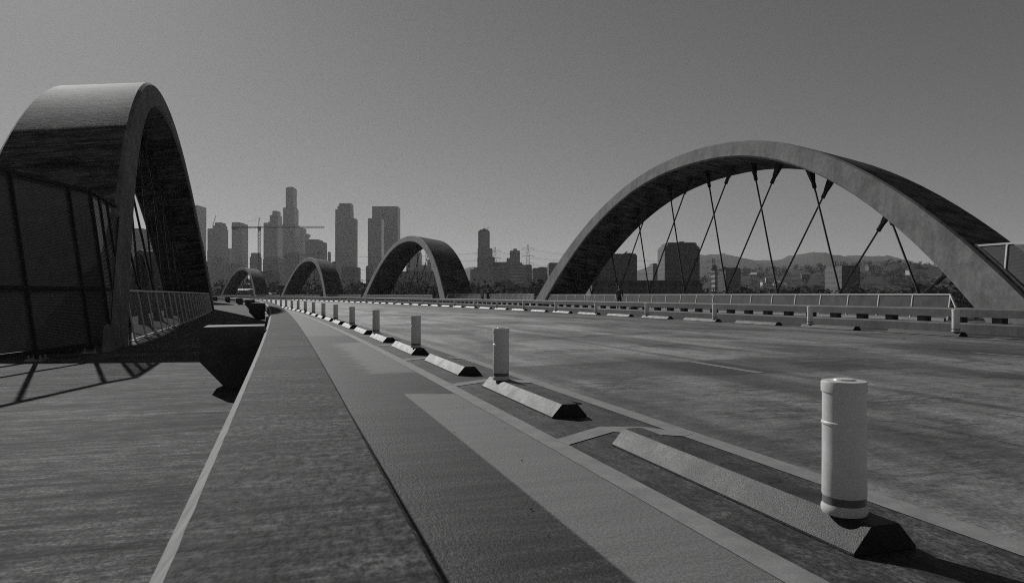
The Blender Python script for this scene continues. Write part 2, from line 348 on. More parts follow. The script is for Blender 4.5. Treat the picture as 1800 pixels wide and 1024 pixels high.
# ------------------------------------------------------------------ mesh building
class MB:
    def __init__(self): self.v, self.f, self.uv, self.mi = [], [], [], []
    def face(self, pts, uvs=None, mi=0):
        b = len(self.v); self.v += [tuple(p) for p in pts]; n = len(pts)
        self.f.append(tuple(range(b, b + n))); self.uv.append(uvs or [(p[0] + p[1] * .37, p[2] if len(p) > 2 else 0) for p in pts]); self.mi.append(mi)
    def grid(self, rows, uvs, closed=False, mi=0):
        b = len(self.v); n = len(rows[0])
        for r in rows: self.v += [tuple(p) for p in r]
        for i in range(len(rows) - 1):
            for j in range(n if closed else n - 1):
                k = (j + 1) % n
                self.f.append((b + i * n + j, b + i * n + k, b + (i + 1) * n + k, b + (i + 1) * n + j))
                u = uvs
                self.uv.append([u[i][j], u[i][j + 1], u[i + 1][j + 1], u[i + 1][j]]); self.mi.append(mi)
        return b, n
    def sweep(self, prof, ss, mi=0, jit=None, caps=True):
        """closed (t, z) profile carried along the deck"""
        n = len(prof); L = [0]
        for i in range(n):
            a, c = prof[i], prof[(i + 1) % n]; L.append(L[-1] + math.hypot(a[0] - c[0], a[1] - c[1]))
        t0 = prof[0][0]
        rows, uvs = [], []
        for s in ss:
            r = []
            for i, (t, z) in enumerate(prof):
                if jit: dt, dz = jit(s, i); r.append(W(s, t + dt, z + dz))
                else: r.append(W(s, t, z))
            rows.append(r); uvs.append([(t0 + l, s) for l in L])
        b, n = self.grid(rows, uvs, True, mi)
        if caps:
            for k in (0, len(ss) - 1):
                o = b + k * n; idx = list(range(o, o + n))
                self.f.append(tuple(idx if k else idx[::-1])); q = [(p[0], p[1] + ss[k]) for p in prof]
                self.uv.append(q if k else q[::-1]); self.mi.append(mi)
    def sheet(self, t0, t1, ss, z, mi=0, nt=1):
        ts = [t0 + (t1 - t0) * i / nt for i in range(nt + 1)]
        self.grid([[W(s, t, z) for t in ts] for s in ss], [[(t, s) for t in ts] for s in ss], False, mi)
    def bar(self, a, b, r, n=6, r2=None, mi=0, flat=None):
        a, b = Vector(a), Vector(b); d = (b - a); Ln = d.length
        if Ln < 1e-6: return
        d /= Ln; up = Vector((0, 0, 1)) if abs(d.z) < .95 else Vector((0, 1, 0))
        x = d.cross(up).normalized(); y = x.cross(d).normalized(); r2 = r if r2 is None else r2
        ry = 1.0 if flat is None else flat
        ph = math.pi / n
        ring = lambda c, q: [c + x * (q * math.cos(2 * math.pi * i / n + ph)) + y * (q * ry * math.sin(2 * math.pi * i / n + ph)) for i in range(n)]
        A, B = ring(a, r), ring(b, r2)
        u = [[(i * r * 2, 0) for i in range(n + 1)], [(i * r * 2, Ln) for i in range(n + 1)]]
        o, _ = self.grid([A, B], u, True, mi)
        self.f.append(tuple(range(o, o + n))[::-1]); self.uv.append([(0, 0)] * n); self.mi.append(mi)
        self.f.append(tuple(range(o + n, o + 2 * n))); self.uv.append([(0, 0)] * n); self.mi.append(mi)
    def box(self, c, hx, hy, hz, ax=Vector((1, 0, 0)), ay=Vector((0, 1, 0)), az=Vector((0, 0, 1)), mi=0):
        c = Vector(c); P = lambda i, j, k: c + ax * hx * i + ay * hy * j + az * hz * k
        q = [((-1, -1, -1), (1, -1, -1), (1, -1, 1), (-1, -1, 1), 0), ((1, 1, -1), (-1, 1, -1), (-1, 1, 1), (1, 1, 1), 0),
             ((1, -1, -1), (1, 1, -1), (1, 1, 1), (1, -1, 1), 1), ((-1, 1, -1), (-1, -1, -1), (-1, -1, 1), (-1, 1, 1), 1),
             ((-1, -1, 1), (1, -1, 1), (1, 1, 1), (-1, 1, 1), 2), ((-1, 1, -1), (1, 1, -1), (1, -1, -1), (-1, -1, -1), 2)]
        for a, b, e, d, k in q:
            uv = []
            for p in (a, b, e, d):
                pt = P(*p)
                uv.append((p[0] * hx, pt.z) if k == 0 else (p[1] * hy, pt.z) if k == 1 else (0.01, 0.01))
            self.face([P(*a), P(*b), P(*e), P(*d)], uv, mi)
    def lathe(self, prof, n=28, c=(0, 0, 0), mi=0):
        c = Vector(c); rows, uvs = [], []
        for r, z in prof:
            rows.append([c + Vector((r * math.cos(2 * math.pi * i / n), r * math.sin(2 * math.pi * i / n), z)) for i in range(n)])
            uvs.append([(i / n, z) for i in range(n + 1)])
        self.grid(rows, uvs, True, mi)
    def build(self, name, mats, parent=None, smooth=False, loc=None):
        me = bpy.data.meshes.new(name); me.from_pydata(self.v, [], self.f)
        ul = me.uv_layers.new(name="st"); i = 0
        for q in self.uv:
            for c in q: ul.data[i].uv = (c[0], c[1]); i += 1
        for m in (mats if isinstance(mats, (list, tuple)) else [mats]): me.materials.append(m)
        for p, k in zip(me.polygons, self.mi): p.material_index = k
        if smooth:
            for p in me.polygons: p.use_smooth = True
        me.update()
        o = bpy.data.objects.new(name, me); COL.objects.link(o)
        if parent: o.parent = parent
        if loc: o.location = loc
        return o

def edge_smooth(o, ang=35):
    me = o.data; bm = bmesh.new(); bm.from_mesh(me)
    bmesh.ops.remove_doubles(bm, verts=bm.verts, dist=1e-4)
    bmesh.ops.recalc_face_normals(bm, faces=bm.faces)
    for e in bm.edges:
        if len(e.link_faces) == 2 and e.calc_face_angle(0) > R_(ang): e.smooth = False
    for f in bm.faces: f.smooth = True
    bm.to_mesh(me); bm.free(); return o

def tag(o, label=None, cat=None, group=None, kind=None):
    for k, v in (('label', label), ('category', cat), ('group', group), ('kind', kind)):
        if v: o[k] = v
    return o
def thing(name, loc, label, cat, group=None, rz=0.0):
    o = bpy.data.objects.new(name, None); COL.objects.link(o)
    o.location = loc; o.rotation_euler = (0, 0, rz); o.empty_display_size = .2
    return tag(o, label, cat, group)
def local(root, mb):
    """shift world-built geometry so that it sits under its thing's base"""
    l = Vector(root.location); mb.v = [(p[0] - l.x, p[1] - l.y, p[2] - l.z) for p in mb.v]; return mb
def copy_tree(o, parent=None):
    c = o.copy(); COL.objects.link(c)
    if parent: c.parent = parent
    for ch in list(o.children): copy_tree(ch, c)
    return c
def frange(a, b, d):
    n = max(1, int(round((b - a) / d))); return [a + (b - a) * i / n for i in range(n + 1)]
def spaced(a, b): # fine near the camera, coarse far away
    out = [a]
    while out[-1] < b: out.append(min(b, out[-1] + (.1 if out[-1] < 8 else .5 if out[-1] < 25 else 2.0)))
    return out
ORD = "nearest second third fourth fifth sixth seventh eighth ninth tenth eleventh twelfth thirteenth fourteenth fifteenth sixteenth seventeenth eighteenth nineteenth twentieth".split()
def ordinal(i):
    if i < 20: return ORD[i]
    tens = {2: "twenty", 3: "thirty", 4: "forty", 5: "fifty"}[(i + 1) // 10]; r = (i + 1) % 10
    if r == 0: return {2: "twentieth", 3: "thirtieth", 4: "fortieth", 5: "fiftieth"}[(i + 1) // 10]
    return tens + "-" + ("first " + " ".join(ORD[1:9])).split()[r - 1]

# ------------------------------------------------------------------ ground and deck
S0, S1 = -8.0, 300.0
mb = MB(); n = 24
mb.grid([[Vector((-9000 + 18000 * i / n, -3000 + 15000 * j / n, GROUND)) for i in range(n + 1)] for j in range(n + 1)],
        [[(i, j) for i in range(n + 1)] for j in range(n + 1)])
tag(mb.build('ground', M['ground']), kind='structure')

DL, DR = -6.2, 25.9                        # deck edges
SB0, SB1 = -.2, .21                        # left barrier
RB0, RB1 = 19.45, 19.86                    # right barrier
ss = spaced(S0, S1)
mb = MB(); mb.sweep([(DL, -1.2), (DR, -1.2), (DR, -.008), (DL, -.008)], ss)
tag(mb.build('bridge_deck', M['beam']), kind='structure')
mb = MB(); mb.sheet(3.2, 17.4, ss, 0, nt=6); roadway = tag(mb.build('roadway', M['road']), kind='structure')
mb = MB(); mb.sheet(SB1 - .02, 1.98, ss, 0, nt=3); tag(mb.build('bike_lane', M['lane']), kind='structure')
mb = MB(); mb.sheet(1.98, 3.2, ss, 0, nt=2); tag(mb.build('lane_buffer', M['buffer']), kind='structure')
mb = MB(); mb.sheet(17.4, 18.6, ss, 0, nt=2); tag(mb.build('lane_buffer', M['buffer']), kind='structure')
mb = MB(); mb.sheet(18.6, RB0 + .02, ss, 0, nt=1); tag(mb.build('bike_lane', M['lane']), kind='structure')
SW = .08
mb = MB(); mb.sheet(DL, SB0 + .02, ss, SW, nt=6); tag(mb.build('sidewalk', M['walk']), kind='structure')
mb = MB(); mb.sheet(RB1 - .02, DR, ss, SW, nt=6); tag(mb.build('sidewalk', M['clean']), kind='structure')
mb = MB()
for a, b in ((1.90, 2.07), (3.09, 3.27), (17.35, 17.5), (18.5, 18.62)): mb.sheet(a, b, ss, .004)
tag(mb.build('edge_lines', M['paint']), kind='structure')
mb = MB()
for k in range(36):
    for t in (6.70, 13.1):
        a = 3.3 + 5.5 * k; mb.sheet(t - .07, t + .07, frange(a, a + 1.8, .3), .004)
tag(mb.build('lane_dashes', M['paint']), kind='structure')
mb = MB()
for k in range(30):                        # painted bars that cross the buffer at the far end of each stop
    c = 5.05 + 3.66 * k
    for pts in ([(2.07, c), (2.62, c + .36), (2.62, c + .62), (2.03, c + .2)], [(2.62, c + .36), (3.09, c + .02), (3.24, c + .1), (2.95, c + .5), (2.62, c + .62)]):
        mb.face([W(s, t, .0055) for t, s in pts], pts)
tag(mb.build('buffer_bars', M['paint']), kind='structure')
mb = MB()
for k in range(30):
    c = 13.4 + 3.66 * k
    mb.face([W(s, t, .0055) for t, s in [(17.5, c), (18.5, c + .25), (18.5, c + .5), (17.5, c + .25)]], [(17.5, c), (18.5, c), (18.5, c + .3), (17.5, c + .3)])
tag(mb.build('buffer_bars', M['paint']), kind='structure')

# ------------------------------------------------------------------ barriers
def hashn(s, i): return math.sin(s * 12.9898 + i * 78.233) * 43758.5453 % 1.0
def jit_left(s, i):                        # small chips only
    if i in (4, 5):                        # the worn arris on the sidewalk side
        k = (hashn(round(s, 2), 1) - .5) * .0025
        return (k if i == 4 else 0, 0)
    return (0, 0)
zt = .76
def barrier(root, inner, outer, pier_side, jitter, s_from, s_pier):
    d = 1 if outer > inner else -1         # inner: road side face
    lo, hi = min(inner, outer), max(inner, outer)
    prof = [(lo, .49), (hi, .49), (hi, zt - .012), (hi - .012, zt), (lo + .04, zt), (lo, zt - .05)]
    b = MB(); b.sweep(prof, ss, 0, jitter)
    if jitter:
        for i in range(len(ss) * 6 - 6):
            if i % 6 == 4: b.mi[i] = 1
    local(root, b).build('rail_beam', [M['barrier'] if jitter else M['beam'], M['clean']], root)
    b = MB(); b.sweep([(lo - .03, 0), (hi + .03, 0), (hi + .03, .27), (hi, .32), (lo, .32), (lo - .03, .27)], ss)
    local(root, b).build('base_kerb', M['beam'], root)
    far_b = MB(); q = 0
    for k in range(int((S1 - s_from) / 1.22)):
        s = s_from + 1.22 * k
        b = MB(); b.sweep([(lo + .11, .318), (hi - .06, .318), (hi - .06, .492), (lo + .11, .492)], [s, s + .15, s + .3])
        if q < 99: local(root, b).build('pier', M['beam'], root); q += 1
        else:
            o = len(far_b.v); far_b.v += b.v; far_b.f += [tuple(i + o for i in f) for f in b.f]; far_b.uv += b.uv; far_b.mi += b.mi
    if far_b.v: tag(local(root, far_b).build('pier_row', M['beam'], root), kind='stuff')
lb = thing('concrete_barrier', W(0, 0), 'low concrete barrier with broad mottled top running away between sidewalk and bike lane', 'barrier', 'concrete barriers along the roadway')
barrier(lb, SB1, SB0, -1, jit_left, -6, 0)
for s in (8.75, 33.5, 58, 82.5, 107, 131.5, 156):
    b = MB(); pr = [(-.225, .06), (-.60, .06), (-.89, .385), (-.89, .75), (-.855, .785), (-.205, .79)]
    b.sweep(pr[::-1], frange(s, s + .55, .25))
    local(lb, b).build('seat_block', M['beam'], lb)
rb = thing('concrete_barrier', W(20, 19.6), 'pale concrete barrier with slots under its beam along the far side of the road', 'barrier', 'concrete barriers along the roadway')
barrier(rb, RB0, RB1, 1, None, 6.2, 0)

# ------------------------------------------------------------------ arches
TAN = math.tan(R_(8.0)); RW = 2.9; CA, SA = math.cos(R_(8.0)), math.sin(R_(8.0))
def outz(x): return 9.7 * (1 - abs(x / 20.9) ** 2.15)
def inz(x): return 8.8 * (1 - abs(x / 18.8) ** 2.25)
def arch_curve(fz, a, zmin, n):
    """points (x, z) along one side of the rib, from foot to foot"""
    xm = a
    while fz(xm) > zmin: xm += .02
    return [(xm * math.sin(math.pi / 2 * (-1 + 2 * i / n)), fz(xm * math.sin(math.pi / 2 * (-1 + 2 * i / n)))) for i in range(n + 1)]
def arch(c, side, label, k=0):
    RW = (3.2 if k == 0 else 4.0) if side > 0 else 2.9
    G = 1.03 if k else 1.0 if side > 0 else 1.015
    outz = lambda x: 9.7 * G * (1 - abs(x / (20.9 * G)) ** 2.15)
    inz = lambda x: 8.8 * G * (1 - abs(x / (18.8 * G)) ** 2.25)
    t0 = (22.25 if k == 0 else 22.9) if side > 0 else -3.02
    root = thing('bridge_arch', W(c, t0), label, 'arch', 'concrete arches of the bridge')
    n = 72
    O, I = arch_curve(outz, 20.9 * G, -3.5, n), arch_curve(inz, 18.8 * G, -3.5, n)
    ch = .09; rows, uvs = [], []; arc = 0
    for i in range(n + 1):
        (xo, zo), (xi, zi) = O[i], I[i]
        if i: arc += math.hypot(xo - O[i - 1][0], zo - O[i - 1][1])
        d = Vector((xo - xi, zo - zi)); L = d.length; d /= L
        def P(w_, h_):                     # w across the rib, h from soffit to back
            x, z = xi + d.x * h_, zi + d.y * h_
            return W(c + x, t0 + side * (w_ * CA + z * TAN), z - w_ * SA)
        pr = [(0, ch), (0, L - ch), (ch, L), (RW - ch, L), (RW, L - ch), (RW, ch), (RW - ch, 0), (ch, 0)]
        if side < 0: pass
        rows.append([P(*p) for p in pr])
        uc = [0]
        for j in range(8):
            a, b = pr[j], pr[(j + 1) % 8]; uc.append(uc[-1] + math.hypot(a[0] - b[0], a[1] - b[1]))
        uvs.append([(q + c, arc + c) for q in uc])
    b = MB(); b.grid(rows, uvs, True)
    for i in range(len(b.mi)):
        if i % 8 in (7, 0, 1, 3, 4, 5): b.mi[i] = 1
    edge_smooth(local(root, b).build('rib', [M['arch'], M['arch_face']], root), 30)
    # hangers: a pair rises from every anchor, leaning both ways
    for k in range(8):
        s0 = 21.4 + 3.95 * k - 36
        for lean in (-1, 1):
            x0 = s0 - lean * -.25 if False else s0 - lean * .28
            z0 = .75
            off = 3.45 * (1 - .55 * (abs(x0 + lean * 1.5) / 17) ** 2.2)
            x1 = x0 + lean * max(.5, off)
            if abs(x1) > 17.6: continue
            z1 = inz(x1) + .02
            if z1 < 1.6: continue
            A = W(c + x0, t0 + side * (RW / 2 * CA + z0 * TAN), z0); B = W(c + x1, t0 + side * (RW / 2 * CA + z1 * TAN), z1 - RW / 2 * SA)
            d = (B - A).normalized(); dl = (B - A).length
            cb = MB(); cb.bar(A + d * .5, B - d * .9, .044, 6)
            cab = local(root, cb).build('hanger_cable', M['cable'], root)
            sk = MB(); sk.bar(B + d * .25, B - d * .72, .29, 4, .13, flat=.8); sk.bar(B - d * .7, B - d * 1.1, .1, 8)
            local(root, sk).build('upper_socket', M['dark_steel'], cab)
            ak = MB(); ak.bar(A - d * .75, A + d * .45, .17, 4, .07, flat=.5); ak.bar(A + d * .4, A + d * .75, .06, 8)
            local(root, ak).build('anchor_bracket', M['dark_steel'], cab)
    return root
PIT = 68.0
rl = ['largest concrete arch on the right, its hanger cables crossing against the sky', 'second arch on the right, in front of the twin towers, white side lit',
      'third arch on the right, small, right of the short crane-side building', 'farthest and smallest arch on the right, just past the dark left arch']
ll = ['tall dark concrete arch close on the left beside the mesh fence', 'second arch of the left row, behind the far leg of the dark near arch',
      'third arch of the left row, behind the dark near arch', 'fourth arch of the left row, farthest behind the dark near arch']
for k in range(4):
    arch(35.85 + PIT * k, 1, rl[k], k)
    if k < 3: arch(36 + PIT * k, -1, ll[k])

# ------------------------------------------------------------------ low railings
def railing(pts, label, lean, hz=1.17, side=1, slope_ends=True, step=1.52, group='low railings along the sidewalks'):
    """pts: list of (s, t) along the base; panels of mesh between leaning posts"""
    L = [0]
    for a, b in zip(pts, pts[1:]): L.append(L[-1] + math.hypot(a[0] - b[0], a[1] - b[1]))
    def at(l):
        l = min(max(l, 0), L[-1])
        for i in range(len(L) - 1):
            if l <= L[i + 1] + 1e-9:
                k = (l - L[i]) / (L[i + 1] - L[i]); return [pts[i][j] + (pts[i + 1][j] - pts[i][j]) * k for j in (0, 1)]
    def P(l, z): s, t = at(l); return W(s, t + side * z * lean, z)
    m = at(L[-1] / 2)
    root = thing('railing', W(m[0], m[1]), label, 'railing', group)
    e = .62 if slope_ends else 0
    tot = L[-1]; npost = max(2, int(round((tot - 2 * e) / step)))
    ls = [e + (tot - 2 * e) * i / npost for i in range(npost + 1)]
    b = MB()
    pl = ([P(0, .1)] if e else []) + [P(l, hz) for l in ls] + ([P(tot, .1)] if e else [])
    for a, c in zip(pl, pl[1:]): b.bar(a, c, .042, 4, flat=.8)
    local(root, b).build('top_rail', M['rail'], root)
    b = MB()
    for a, c in zip(ls, ls[1:]): b.bar(P(a, .12), P(c, .12), .025, 4)
    local(root, b).build('bottom_rail', M['rail'], root)
    for l in ls:
        b = MB(); p0, p1 = P(l, SW), P(l, hz - .03); b.bar(p0, p1, .027, 4)
        b.bar(p0, p0 + Vector((0, 0, .02)), .11, 4)
        local(root, b).build('post', M['rail'], root)
    if side > 0:                           # pale kerb the posts stand behind
        b = MB()
        for a, c in zip(ls, ls[1:]):
            o_ = lambda l, z: P(l, z) + (W(at(l)[0], at(l)[1] - .16) - W(at(l)[0], at(l)[1]))
            b.face([o_(a, SW), o_(c, SW), o_(c, .33), o_(a, .33)]); b.face([o_(a, .33), o_(c, .33), o_(c, .33) * .4 + P(c, .33) * .6, o_(a, .33) * .4 + P(a, .33) * .6])
            b.face([o_(a, .33) * .4 + P(a, .33) * .6, o_(c, .33) * .4 + P(c, .33) * .6, o_(c, SW) * .4 + P(c, SW) * .6, o_(a, SW) * .4 + P(a, SW) * .6])
        local(root, b).build('kerb', M['clean'], root)
    b = MB()
    for a, c in zip(ls, ls[1:]):
        uv = [(a, .12), (c, .12), (c, hz), (a, hz)]
        b.face([P(a + .04, .14), P(c - .04, .14), P(c - .04, hz - .06), P(a + .04, hz - .06)], uv)
    local(root, b).build('mesh_panel', M['railmesh'], root)
for k in range(4):
    c = 36 + PIT * k
    railing([(c + x, 22.35) for x in frange(-17.9, 17.9, 2)],
            ['light railing under the largest right arch, with dark panels below the cables', 'thin railing running under the second arch on the right',
             'thin railing under the third arch on the right', 'thin railing under the farthest arch on the right'][k], .17)
    if k < 2:
        railing([(c + x, -3.12) for x in frange(-17.6, 17.9, 2)],
                ['dark railing with leaning posts under the near left arch', 'railing under the second arch of the left row'][k], .17, 1.25, -1, False)
    a, b_ = c + 20.9, c + PIT - 20.9
    fl = [(a + .3, 22.7), (a + 3, 23.5)] + [(x, 24.0) for x in frange(a + 6, b_ - 6, 2)] + [(b_ - 3, 23.5), (b_ - .3, 22.7)]
    if k < 3:
        railing(fl, ['bowed railing between the largest and second right arches, two people beside it', 'bowed railing between the second and third right arches',
                     'bowed railing between the third and farthest right arches'][k], .17, 1.2)
        railing([(s, 19.5 - t) for s, t in fl], ['railing past the far foot of the dark left arch', 'railing after the second arch of the left row', 'railing after the third arch of the left row'][k], .17, 1.2, -1)

# ------------------------------------------------------------------ tall mesh fences
def tall_fence(pts, label, side, hz, rails, post_s, mat, ends=None):
    L = [0]
    for a, b in zip(pts, pts[1:]): L.append(L[-1] + math.hypot(a[0] - b[0], a[1] - b[1]))
    lean = .13
    def at(l):
        for i in range(len(L) - 1):
            if l <= L[i + 1] + 1e-9:
                k = (l - L[i]) / (L[i + 1] - L[i]); return [pts[i][j] + (pts[i + 1][j] - pts[i][j]) * k for j in (0, 1)]
        return pts[-1]
    def P(l, z): s, t = at(l); return W(s, t + side * z * lean, z)
    m = pts[0]; root = thing('mesh_fence', W(m[0], m[1]), label, 'fence', 'tall mesh fences at the deck edge')
    lows = lambda l: max(.0, ends(at(l)[0])) if ends else 0
    for nm, z, r in (('top_rail', hz, .045), ('middle_rail', rails, .04), ('bottom_rail', .22, .05)):
        b = MB(); q = [l for l in L] + [L[-1]]
        seq = [x for x in sorted(set(L) | set(frange(L[-2], L[-1], .1))) if lows(x) < z + .05]
        for a, c in zip(seq, seq[1:]): b.bar(P(a, z), P(c, z), r, 4)
        if b.v: local(root, b).build(nm, mat, root)
    for l in post_s:
        z0 = lows(l)
        b = MB(); b.bar(P(l, z0), P(l, hz), .04, 4)
        po = local(root, b).build('post', mat, root)
        if z0 < .05:
            b = MB(); p0 = P(l, SW); u = (W(at(l)[0] + 1, at(l)[1]) - W(at(l)[0], at(l)[1]))
            b.box(p0 + Vector((0, 0, .012)), .2, .13, .012, u, u.cross(Vector((0, 0, 1))))
            for i in (-1, 1):
                for j in (-1, 1): b.bar(p0 + u * .14 * i + u.cross(Vector((0, 0, 1))) * .08 * j + Vector((0, 0, .02)), p0 + u * .14 * i + u.cross(Vector((0, 0, 1))) * .08 * j + Vector((0, 0, .09)), .012, 6)
            local(root, b).build('base_plate', M['steel'], po)
    cuts = sorted(set(list(post_s) + L))
    b = MB()
    for a, c in zip(cuts, cuts[1:]):
        z0, z1 = max(.24, lows(a)), max(.24, lows(c))
        nz = int((hz - .28) / .026)
        up = Vector((0, 0, .0115)); o0 = W(at(a)[0], at(a)[1] + side) - W(at(a)[0], at(a)[1])
        for q in range(nz):
            z = .25 + q * .026; k0, k1 = 0.0, 1.0
            if z < z0 and z < z1: continue
            if z < z1 and z1 > z0: k1 = (z - z0) / (z1 - z0)
            if z < z0 and z0 > z1: k0 = (z - z0) / (z1 - z0)
            la, lc = a + (c - a) * k0, a + (c - a) * k1
            A, C = P(la, z), P(lc, z); d = o0 * .0095 + up  # slats stand in for mesh, tilted so sun passes but sight is blocked
            b.face([A - d, C - d, C + d, A + d], [(la, z), (lc, z), (lc, z + .02), (la, z + .02)])
    local(root, b).build('mesh_panel', M['louvre'], root)
    if ends:
        b = MB(); a = [l for l in frange(0, L[-1], .1) if lows(l) > .02]
        for p, q in zip(a, a[1:]): b.bar(P(p, lows(p)), P(q, lows(q)), .045, 4)
        if b.v: local(root, b).build('end_frame', mat, root)
    return root
def ext(s): return outz(s - 36) + .15 if s > 15.0 else 0
fL = [(-6, -5.6), (6.5, -5.6), (12.5, -4.05), (13.5, -3.77), (15.0, -3.3), (15.5, -3.05), (18.1, -3.07)]
def plen(p, i): return sum(math.hypot(p[k + 1][0] - p[k][0], p[k + 1][1] - p[k][1]) for k in range(i))
LA = plen(fL, 5)
tall_fence(fL, 'tall dark mesh fence at the left edge, leaning outward beside the near arch', -1, 3.15, 1.27,
           [LA - 11.6, LA - 9.2, LA - 6.8, LA - 4.5, plen(fL, 3), plen(fL, 4), LA, LA + .75, LA + 1.5], M['dark_steel'], ext)
fR = [(-6, 25.1), (6.5, 25.1), (12.5, 23.55), (13.5, 23.27), (15.0, 22.8), (15.5, 22.55), (18.1, 22.57)]
RA = plen(fR, 5)
tall_fence(fR, 'tall mesh fence with pale frame at the right edge, behind the right arch foot', 1, 2.85, 1.27,
           [RA - 9.2, RA - 6.8, RA - 4.5, plen(fR, 3), plen(fR, 4), RA, RA + 1.5], M['rail'], ext)

# ------------------------------------------------------------------ posts and wheel stops
def make_post():
    root = thing('delineator_post', (0, 0, 0), '', 'post')
    b = MB(); b.lathe([(0, -.004), (.085, -.004), (.098, 0), (.103, .012), (.103, .03), (.097, .042), (.096, .046)], c=(0, 0, 0)); edge_smooth(b.build('base', M['post'], root))
    b = MB(); b.lathe([(.0955, .046), (.0955, .082)]); edge_smooth(b.build('reflective_band', M['band'], root))
    b = MB(); b.lathe([(.097, .082), (.099, .09), (.0975, .25), (.0970, .413), (.1010, .418), (.1010, .426), (.0965, .431), (.096, .565)]); edge_smooth(b.build('body', M['post'], root))
    b = MB(); b.lathe([(.096, .565), (.1015, .569), (.1015, .612), (.098, .619), (.05, .622), (.046, .628), (0, .63)]); edge_smooth(b.build('cap', M['post'], root))
    return root
def make_stop():
    root = thing('wheel_stop', (0, 0, 0), '', 'wheel stop')
    L, wb, wt, h = 2.42, .175, .073, .127
    b = MB()
    prof = [(-wb, .004), (wb, .004), (wb, .016), (wt + .008, h - .006), (wt, h), (-wt, h), (-wt - .008, h - .006), (-wb, .016)]
    ys = [0, .02] + [L * i / 10 for i in range(1, 10)] + [L - .02, L]
    rows = []
    for i, y in enumerate(ys):
        k = 1.0
        rows.append([Vector((x, y + (.0 if i not in (0, len(ys) - 1) else 0), z)) for x, z in prof])
    b.grid(rows, [[(j * .05, y) for j in range(9)] for y in ys], True)
    for k, rr in ((0, rows[0]), (1, rows[-1])): b.face(rr if k else rr[::-1], None)
    edge_smooth(b.build('body', M['rubber'], root), 20)
    for y in (.32, .75, 1.2, 1.65, 2.1):
        for dx in (-.028, .03):
            b = MB(); b.lathe([(0, .1275), (.013, .1275), (.013, .1285), (.011, .1285)], 12, (dx, y, 0)); b.build('bolt_hole', M['hole'], root)
    return root
post0, stop0 = make_post(), make_stop()
first = {'p': True, 's': True}
def place(kind, s, t, z, label, group, rz=0.0):
    src = post0 if kind == 'p' else stop0
    o = src if first[kind] else copy_tree(src); first[kind] = False
    o.location = W(s, t, z); o.rotation_euler = (0, 0, s / RAD + rz); o['label'] = label; o['group'] = group
    return o
for k in range(24):
    place('p', 2.72 + 5.5 * k, 2.51, .127, f'{ordinal(k)} white tubular post from the camera in the left row, by the bike lane', 'white posts beside the left bike lane')
for k in range(36):
    place('s', 2.52 + 3.66 * k, 2.55, 0, f'{ordinal(k)} black wheel stop from the camera in the left row, beside the bike lane', 'wheel stops beside the left bike lane')
for k in range(28):
    place('p', 14.78 + 5.5 * k, 17.85, .127, f'{ordinal(k)} white post from the right edge along the far concrete barrier', 'white posts along the far barrier')
for k in range(40):
    place('s', 14.6 + 3.66 * k, 17.9, 0, f'{ordinal(k)} black wheel stop from the right edge along the far barrier', 'wheel stops along the far barrier')

mb = MB()                                  # grit and crumbs lying on the deck
for _ in range(260):
    s_, t_ = rnd.uniform(1.5, 26), rnd.choice([rnd.uniform(-4, -.3), rnd.uniform(.7, 1.9), rnd.uniform(2.1, 2.35), rnd.uniform(2.1, 9)])
    z_ = SW if t_ < 0 else 0; r_ = rnd.uniform(.003, .010); p = W(s_, t_, z_ + r_ * .7); q = [Vector((rnd.uniform(-1, 1), rnd.uniform(-1, 1), rnd.uniform(-.7, .7))).normalized() * r_ for _ in range(4)]
    for i, j, k in ((0, 1, 2), (0, 2, 3), (0, 3, 1), (1, 3, 2)): mb.face([p + q[i], p + q[j], p + q[k]])
tag(mb.build('grit', M['clean']), kind='stuff')

